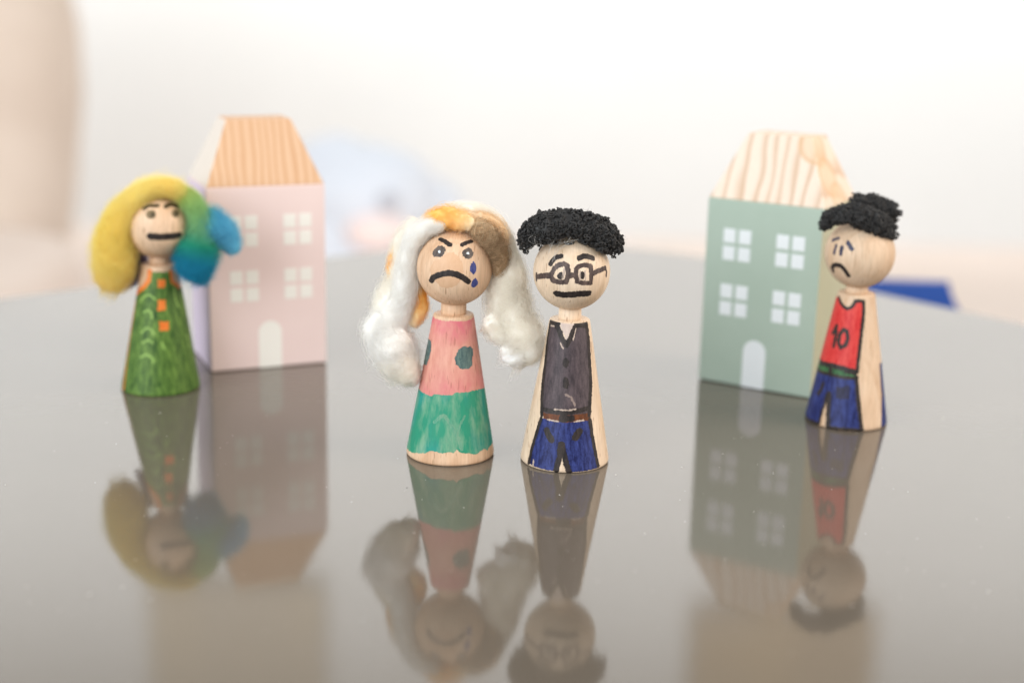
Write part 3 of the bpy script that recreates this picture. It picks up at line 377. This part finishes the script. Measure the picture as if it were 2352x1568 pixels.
def decal(root, d, surf, name, mat, kind, pts, width, closed, layer, k):
    pts = np.array(pts); st = .11; pad = width/2+.4
    x0, y0 = pts.min(0)-pad; x1, y1 = pts.max(0)+pad
    X, Y = np.meshgrid(np.arange(x0, x1, st), np.arange(y0, y1, st))
    dist = seg_dist(X, Y, pts, kind == 'fill' or closed)
    sd = np.where(inside(X, Y, pts), -dist, dist) if kind == 'fill' else dist-width/2
    sd = sd - .05 + .26*vnoise(X*5.1+k*7.7, Y*1.3+k*3.3) + .16*vnoise(X*9+k, Y*4.4+k*1.9)
    gy, gx = np.gradient(sd, st); gl = np.hypot(gx, gy)+1e-6
    m = (sd > 0) & (sd < st*1.6)
    X = np.where(m, X-gx/gl*sd, X); Y = np.where(m, Y-gy/gl*sd, Y)
    P = (on_head if surf == 'head' else on_cone)(X, Y, d, .012+.012*layer)
    V, F = grid_mesh(sd, P)
    if surf == 'body': pass
    return mesh_obj(name, V, F, M[mat], root)
def band(root, d, name, mat, lo, hi, layer, th0=-math.pi, th1=math.pi, seed=0, side=None):
    """marker field between two ragged height curves running round the cone"""
    th = np.linspace(th0, th1, int((th1-th0)*9.5/.12)); z = np.arange(.1, ZT-.1, .12); T, Z = np.meshgrid(th, z)
    L = lo(T); H = hi(T); sd = np.maximum(L-Z, Z-H)
    if side is not None: sd = np.maximum(sd, side(T, Z))
    sd = sd + .30*vnoise(T*9*4+seed*5, Z*.8+seed) + .12*vnoise(T*9*8+seed, Z*3)
    gy, gx = np.gradient(sd, .12); m = (sd > 0) & (sd < .25); Z = np.where(m, Z-np.clip(gy,-1,1)*sd, Z)
    V, F = grid_mesh(sd, cone_pt(T, Z, d, .012+.012*layer)); return mesh_obj(name, V, F, M[mat], root)
def bcurve(key, wave, seed):
    b = np.array(DATA['bounds'][key]); b = b[np.argsort(b[:,0])]; mz = b[:,1].mean()
    def f(T):
        y = np.interp(T, b[:,0], b[:,1]); out = (T < b[0,0]) | (T > b[-1,0])
        return np.where(out, y+wave*vnoise(T*3+seed, T*0+seed)*np.minimum(1, np.minimum(abs(T-b[0,0]), abs(T-b[-1,0]))*4), y)
    return f

# wool roving: lumpy soft core plus thousands of loose fibres
def spline(pts, n):
    p = np.array(pts, float); q = np.vstack([2*p[0]-p[1], p, 2*p[-1]-p[-2]]); out = []
    m = len(p)-1
    for s in np.linspace(0, m-1e-6, n):
        i = int(s); t = s-i; a, b, c, e = q[i], q[i+1], q[i+2], q[i+3]
        out.append(.5*((2*b)+(-a+c)*t+(2*a-5*b+4*c-e)*t*t+(-a+3*b-3*c+e)*t**3))
    return np.array(out)
def frames(C):
    T = np.gradient(C, axis=0); T /= np.linalg.norm(T, axis=1)[:,None]+1e-9
    up = np.array([0, 1., 0]); A = np.cross(T, up); A /= np.linalg.norm(A, axis=1)[:,None]+1e-9; return T, A, np.cross(T, A)
def stops(cs, t):
    cs = [(a, c[:3]) for a, c in cs]; xs = [a for a, _ in cs]
    return np.stack([np.interp(t, xs, [c[i] for _, c in cs]) for i in range(3)], -1)
TINT = {
 'white': [(0, lin(252,250,246)), (1, lin(253,251,248))],
 'cream': [(0, lin(252,247,240)), (.5, lin(251,246,238)), (1, lin(252,249,243))],
 'orange': [(0, lin(252,224,170)), (.35, lin(253,204,118)), (.6, lin(253,216,152)), (1, lin(252,238,214))],
 'taupe': [(0, lin(226,206,176)), (.4, lin(196,172,142)), (1, lin(206,182,150))],
 'peach': [(0, lin(246,232,212)), (.5, lin(238,212,176)), (1, lin(244,222,192))],
 'rainbow0': [(0, lin(232,230,160)), (.12, lin(253,236,160)), (.3, lin(255,241,174)), (.55, lin(255,238,154)), (.8, lin(254,238,162)), (1, lin(250,230,160))],
 'rainbow1': [(0, lin(228,230,140)), (.2, lin(190,220,160)), (.4, lin(168,216,176)), (.55, lin(76,196,170)), (.72, lin(60,172,200)), (1, lin(56,168,206))],
 'rainbow2': [(0, lin(110,206,204)), (.3, lin(120,202,226)), (1, lin(146,212,232))],
 'lilac': [(0, lin(150,140,166)), (1, lin(170,160,200))], 'paleblue': [(0, lin(150,190,214)), (1, lin(170,200,220))]}
def add_fibres(name, P, rad, tint, parent, mat='fibre'):
    n, k = P.shape[:2]; hc = bpy.data.hair_curves.new(name); hc.add_curves([k]*n)
    hc.attributes['position'].data.foreach_set('vector', (P*MM).astype(np.float32).ravel())
    r = hc.attributes.new('radius', 'FLOAT', 'POINT'); taper = np.linspace(1, .35, k)[None,:]*rad[:,None]*MM
    r.data.foreach_set('value', taper.astype(np.float32).ravel())
    if tint is not None:
        a = hc.attributes.new('tint', 'FLOAT_COLOR', 'POINT'); a.data.foreach_set('color', np.concatenate([tint, np.ones(tint.shape[:2]+(1,))], -1).astype(np.float32).ravel())
    hc.materials.append(M[mat]); return link(bpy.data.objects.new(name, hc), parent)
def wool_lock(root, name, key, pts, dens=1.0, seed=0, core_k=.86):
    pts = np.array(pts); n = 56; S = spline(pts, n); C, Rr = S[:,:3], np.maximum(S[:,3], .15); T, A, B = frames(C)
    na = 32; t = np.linspace(0, 1, n); ang = np.linspace(0, 2*np.pi, na, endpoint=False)
    endf = np.clip(np.minimum(t, 1-t)/.04, 0, 1)**.5
    V = []; tv = []
    col = stops(TINT[key], t)
    lump = lambda p: 1 + .30*mnoise.noise(Vector(p)*.20+Vector((seed,0,0))) + .16*mnoise.noise(Vector(p)*.48+Vector((0,seed,0)))
    for i in range(n):
        for a in ang:
            p = C[i]+(A[i]*math.cos(a)+B[i]*math.sin(a))*Rr[i]
            ridge = 1 + .02*math.sin(a*5+t[i]*9+seed)
            V.append(C[i]+(A[i]*math.cos(a)+B[i]*math.sin(a))*Rr[i]*core_k*lump(p)*ridge*endf[i]); tv.append((*col[i], 1))
    F = [(i*na+j, i*na+(j+1) % na, (i+1)*na+(j+1) % na, (i+1)*na+j) for i in range(n-1) for j in range(na)]
    core = mesh_obj(name, V, F, M['wool'], root, tint=tv)
    # fibres
    ds = np.linalg.norm(np.diff(C, axis=0), axis=1); area_ = (ds*2*np.pi*Rr[:-1]).sum(); nf = int(area_*9*dens); k = 9
    w_ = np.concatenate([ds*Rr[:-1], [0]]); w_ /= w_.sum(); i0 = rng.choice(n, nf, p=w_)
    ln = rng.uniform(.06, .24, nf); raw = i0[:,None]/(n-1)+(np.linspace(-.5,.5,k)[None,:]*ln[:,None]); tt = np.clip(raw, .003, .997); over = np.clip(raw-.985, 0, .12)*ds.sum()
    fl = rng.random(nf); rho = np.where(fl < .66, rng.uniform(.80, 1.0, nf), np.where(fl < .955, 1+.24*rng.random(nf)**1.5, rng.uniform(1.1, 1.36, nf)))
    a0 = rng.uniform(0, 2*np.pi, nf); tw = rng.normal(0, 3.2, nf)
    wob = rng.normal(0, 1, (nf, 3, 2)); s = np.linspace(0, 1, k)
    aa = a0[:,None]+tw[:,None]*ln[:,None]*(s-.5)[None,:]*3+.22*wob[:,0,:1]*np.sin(s*6.3+wob[:,0,1:]*3)+.12*wob[:,1,:1]*np.sin(s*14+wob[:,1,1:]*3)
    rr = rho[:,None]*(1+.07*wob[:,2,:1]*np.sin(s*7+wob[:,2,1:]*3)+np.where(fl > .955, .15, .02)[:,None]*(s[None,:]**2))
    x = tt*(n-1); i = np.clip(x.astype(int), 0, n-2); f = (x-i)[...,None]
    ip = lambda Q: Q[i]*(1-f)+Q[i+1]*f
    Cc, Aa, Bb = ip(C), ip(A), ip(B); RR = ip(Rr[:,None])[...,0]*rr
    ef = np.where(tt > .5, np.maximum(np.interp(tt, t, endf), .8), np.interp(tt, t, endf))
    P0 = Cc+(Aa*np.cos(aa)[...,None]+Bb*np.sin(aa)[...,None])*(RR*ef)[...,None]
    # follow the lumps of the core
    lm = np.array([lump(p) for p in P0[:,k//2]]); P = Cc+(P0-Cc)*lm[:,None,None]+T[-1][None,None,:]*over[...,None]*rng.uniform(.3, 1.0, nf)[:,None,None]
    tint = stops(TINT[key], tt)*(rng.uniform(.55, 1.35, nf) if key == 'taupe' else rng.uniform(.9, 1.08, nf))[:,None,None]
    add_fibres('loose_fibres', P, rng.uniform(.018, .034, nf), np.clip(tint, 0, .975), core)
    return core
def yarn_roll(root, name, pts, dens, spiky, seed):
    S = spline(pts, 26); C, Rr = S[:,:3], np.maximum(S[:,3], .3); V, F = [], []
    T, A, B = frames(C); na = 20; n = len(C)
    e = np.clip(np.minimum(np.arange(n), n-1-np.arange(n))/2.0, 0, 1)**.5
    for i in range(n):
        for j in range(na):
            a = 2*math.pi*j/na; p = C[i]+(A[i]*math.cos(a)+B[i]*math.sin(a))*Rr[i]; k = .78*(1+.26*mnoise.noise(Vector(p)*.42+Vector((seed,0,0))))
            V.append(C[i]+(A[i]*math.cos(a)+B[i]*math.sin(a))*Rr[i]*k*e[i])
    F = [(i*na+j, i*na+(j+1) % na, (i+1)*na+(j+1) % na, (i+1)*na+j) for i in range(n-1) for j in range(na)]
    core = mesh_obj(name, V, F, M['black_yarn'], root)
    ds = np.linalg.norm(np.diff(C, axis=0), axis=1); nf = int((ds*6.28*Rr[:-1]).sum()*dens); V, F = [], []
    w_ = np.concatenate([ds*Rr[:-1], [0]]); w_ /= w_.sum(); ns, sd_ = 15, 4
    for q in range(nf):
        i = rng.choice(n, p=w_); a = rng.uniform(0, 6.283); nrm = A[i]*math.cos(a)+B[i]*math.sin(a)+T[i]*rng.normal(0,.25)*(1+2*(1-e[i])); nrm /= np.linalg.norm(nrm)
        p = C[i]+T[i]*rng.normal(0,.3)+nrm*Rr[i]*(.80+.13*rng.random()+.26*mnoise.noise(Vector(C[i]+nrm*Rr[i])*.42+Vector((seed,0,0))))
        ax = nrm*rng.uniform(.2, 1.0)+rng.normal(0,.6,3); ax /= np.linalg.norm(ax); u = np.cross(ax, [.3,.5,.8]); u /= np.linalg.norm(u); v = np.cross(ax, u)
        cr = rng.uniform(.30, .56)*(1.3 if spiky else 1.0); turns = rng.uniform(1.2, 2.3); hgt = rng.uniform(.3, .8)*(2.8 if spiky and rng.random() < .4 else 1); tr = rng.uniform(.13, .20)
        s = np.linspace(0, 1, ns); ph = s*turns*6.283+rng.uniform(0,6.28); wob = 1+.25*np.sin(s*9+q)
        Q = p+np.outer(np.cos(ph)*cr*wob, u)+np.outer(np.sin(ph)*cr*wob, v)+np.outer((s-.5)*hgt, ax)
        Tq, Aq, Bq = frames(Q); b0 = len(V); rad = tr*np.clip(np.minimum(s, 1-s)*9+.35, 0, 1)
        for k in range(ns):
            for m in range(sd_): t_ = 6.283*m/sd_; V.append(Q[k]+(Aq[k]*math.cos(t_)+Bq[k]*math.sin(t_))*rad[k])
        F += [(b0+k*sd_+m, b0+k*sd_+(m+1) % sd_, b0+(k+1)*sd_+(m+1) % sd_, b0+(k+1)*sd_+m) for k in range(ns-1) for m in range(sd_)]
    cu = mesh_obj('curls', V, F, M['black_yarn'], core); cu['kind'] = 'stuff'
    # fine fuzz
    P = []
    for q in range(int(nf*.35)):
        i = rng.choice(n, p=w_); a = rng.uniform(0, 6.283); nrm = A[i]*math.cos(a)+B[i]*math.sin(a); p = C[i]+nrm*Rr[i]*rng.uniform(.85,1.02); d1 = nrm*.5+rng.normal(0,.8,3); d2 = rng.normal(0,.9,3); s = np.linspace(0,1,7)[:,None]
        P.append(p+d1*s*.5+d2*s*s*.6+np.sin(s*7+q)*rng.normal(0,.12,3))
    add_fibres('yarn_fuzz', np.array(P), np.full(len(P), .02), None, core, 'black_yarn')
    return core

ROOT = {}; lens = (0,)
for key, d in DOLLS.items():
    root = tag(empty('peg_doll', d['loc']), d['label'], 'peg doll', 'painted wooden peg dolls'); ROOT[key] = root; wd = M[d['wood']]
    prof = [(11.35,0),(11.75,.12),(12.0,.4),(12.06,.8)] + [(R0-K*z, z) for z in np.linspace(1.6, ZT-.5, 40)] + [(R0-K*(ZT-.25)-.06, ZT-.2), (R0-K*ZT-.3, ZT), (d['neck']-.2, ZT+.05)]
    V, F = lathe(prof, 128, d['lean']); mesh_obj('body', V, F, wd, root)
    V, F = lathe([(d['neck'], ZT-.3), (d['neck'], ZT+.6), (d['neck']-.05, d['head'][2]-8.4)], 64, d['lean']); mesh_obj('neck', V, F, wd, root)
    la = np.linspace(-math.pi/2+.01, math.pi/2-.01, 72); V, F = lathe([(HRAD*math.cos(a), HRAD*math.sin(a)) for a in la], 112); mesh_obj('head', np.array(V)+d['head'], F, wd, root)
d = DOLLS['woman']; st, sl = bcurve('skirt_top', 1.2, 3), bcurve('skirt_low', .9, 8)
band(ROOT['woman'], d, 'top', 'pink_top', lambda T: st(T)-.1, lambda T: T*0+ZT-.9+.3*vnoise(T*4, T*0), 1, seed=1)
band(ROOT['woman'], d, 'skirt', 'skirt', sl, st, 2, seed=2)
d = DOLLS['girl']; dt = np.array(DATA['bounds']['dress_top'])
band(ROOT['girl'], d, 'dress', 'dress', lambda T: T*0+.15, lambda T: np.interp(T, [-1.9]+list(dt[:,0])+[1.9], [31]+list(dt[:,1])+[31.5]), 1, seed=4)
d = DOLLS['boy']
band(ROOT['boy'], d, 'trouser_back', 'denim', lambda T: T*0+.5, lambda T: T*0+19, 1, .6, 3.3, 5, side=lambda T, Z: (np.interp(Z, [0,.5,10,19], [.80,.80,.95,.99])-T)*9)
for k, a in enumerate(DATA['decals']):
    decal(ROOT[a[0]], DOLLS[a[0]], *a[1:], k=k)
rb = 0
for k, (doll, name, mat, pts) in enumerate(DATA['locks']):
    if mat == 'black': yarn_roll(ROOT[doll], name, pts, 2.2, doll == 'boy', k*3.7)
    else:
        if mat == 'rainbow': mat = 'rainbow%d' % rb; rb += 1
        wool_lock(ROOT[doll], name, mat, pts, 1.0 if mat == 'taupe' else (.85 if doll == 'girl' else .6), k*2.3, .74 if doll == 'girl' else .86)
# wool caps hidden behind the parted hair keep the back of the head covered
def cap(doll, key, r, yo):
    h = DOLLS[doll]['head']; pts = [(h[0]-8.5,yo+2,h[2]+1,4.0),(h[0]-5,yo,h[2]+6,5.5),(h[0],yo,h[2]+8,6.0),(h[0]+5,yo,h[2]+6,5.5),(h[0]+8.5,yo+2,h[2]+1,4.0)]
    wool_lock(ROOT[doll], 'hair_lock', key, pts, .5, 31)
cap('woman', 'cream', 6, 5.5); cap('girl', 'rainbow0', 6, 4.5)
# hot glue showing under the curls on the forehead, stray pale fibres in the curls
th, la = DATA['glue']; h = DOLLS['man']['head']
nrm = Vector((math.cos(la)*math.sin(th), -math.cos(la)*math.cos(th), math.sin(la))); V, F = lathe([(1.5*math.sin(a), .45*math.cos(a)) for a in np.linspace(math.pi*.5, .02, 12)], 32)
q = nrm.to_track_quat('Z', 'Y').to_matrix(); V = [q @ Vector((v[0], v[1]*.75, v[2]*1.0)) + nrm*(HRAD+.02) + Vector(h) for v in V]
mesh_obj('glue_drop', V, F, M['glue'], ROOT['man'])
P = []
for _ in range(16):
    c = np.array([rng.uniform(-10,-1), -8.2+rng.uniform(-.6,.6), 62.2+rng.uniform(-3.0,3.2)]); c[0] += 0
    s = np.linspace(0, 1, 12)[:,None]; a = rng.normal(0,1.6,3); b = rng.normal(0,1.6,3); a[1] *= .25; b[1] *= .25
    P.append(c+a*np.sin(s*rng.uniform(2,5))+b*np.cos(s*rng.uniform(2,5)))
add_fibres('stray_fibres', np.array(P), np.full(16, .035), None, ROOT['man'], 'stray')

# ------------------------------------------------------------------ dust and lint on the lacquer
def dust(name, n, mat, lo, hi, rect):
    V, F = [], []
    for _ in range(n):
        x, y = rng.uniform(rect[0], rect[1]), rng.uniform(rect[2], rect[3]); r = rng.uniform(lo, hi); a = rng.uniform(0, 6.28); el = rng.choice([1, 1, 1, 3.2]); b0 = len(V); m = 6
        for z, k in ((.01, 1), (.01+r*.5, .6)):
            for j in range(m):
                t = 6.283*j/m; px, py = r*k*el*math.cos(t)*rng.uniform(.7,1.2), r*k*math.sin(t)*rng.uniform(.7,1.2)
                V.append((x+px*math.cos(a)-py*math.sin(a), y+px*math.sin(a)+py*math.cos(a), z))
        F += [(b0+j, b0+(j+1) % m, b0+m+(j+1) % m, b0+m+j) for j in range(m)]; F.append([b0+m+j for j in range(m)])
    return tag(mesh_obj(name, V, F, M[mat]), 'scattered tiny dust specks on the glossy table', 'dust', kind='stuff')
dust('dust', 170, 'dust', .05, .13, (-150, 150, -110, 60))
dust('dark_dust', 16, 'speck', .06, .14, (-120, 130, -90, 60))['label'] = 'a few dark specks on the glossy table'
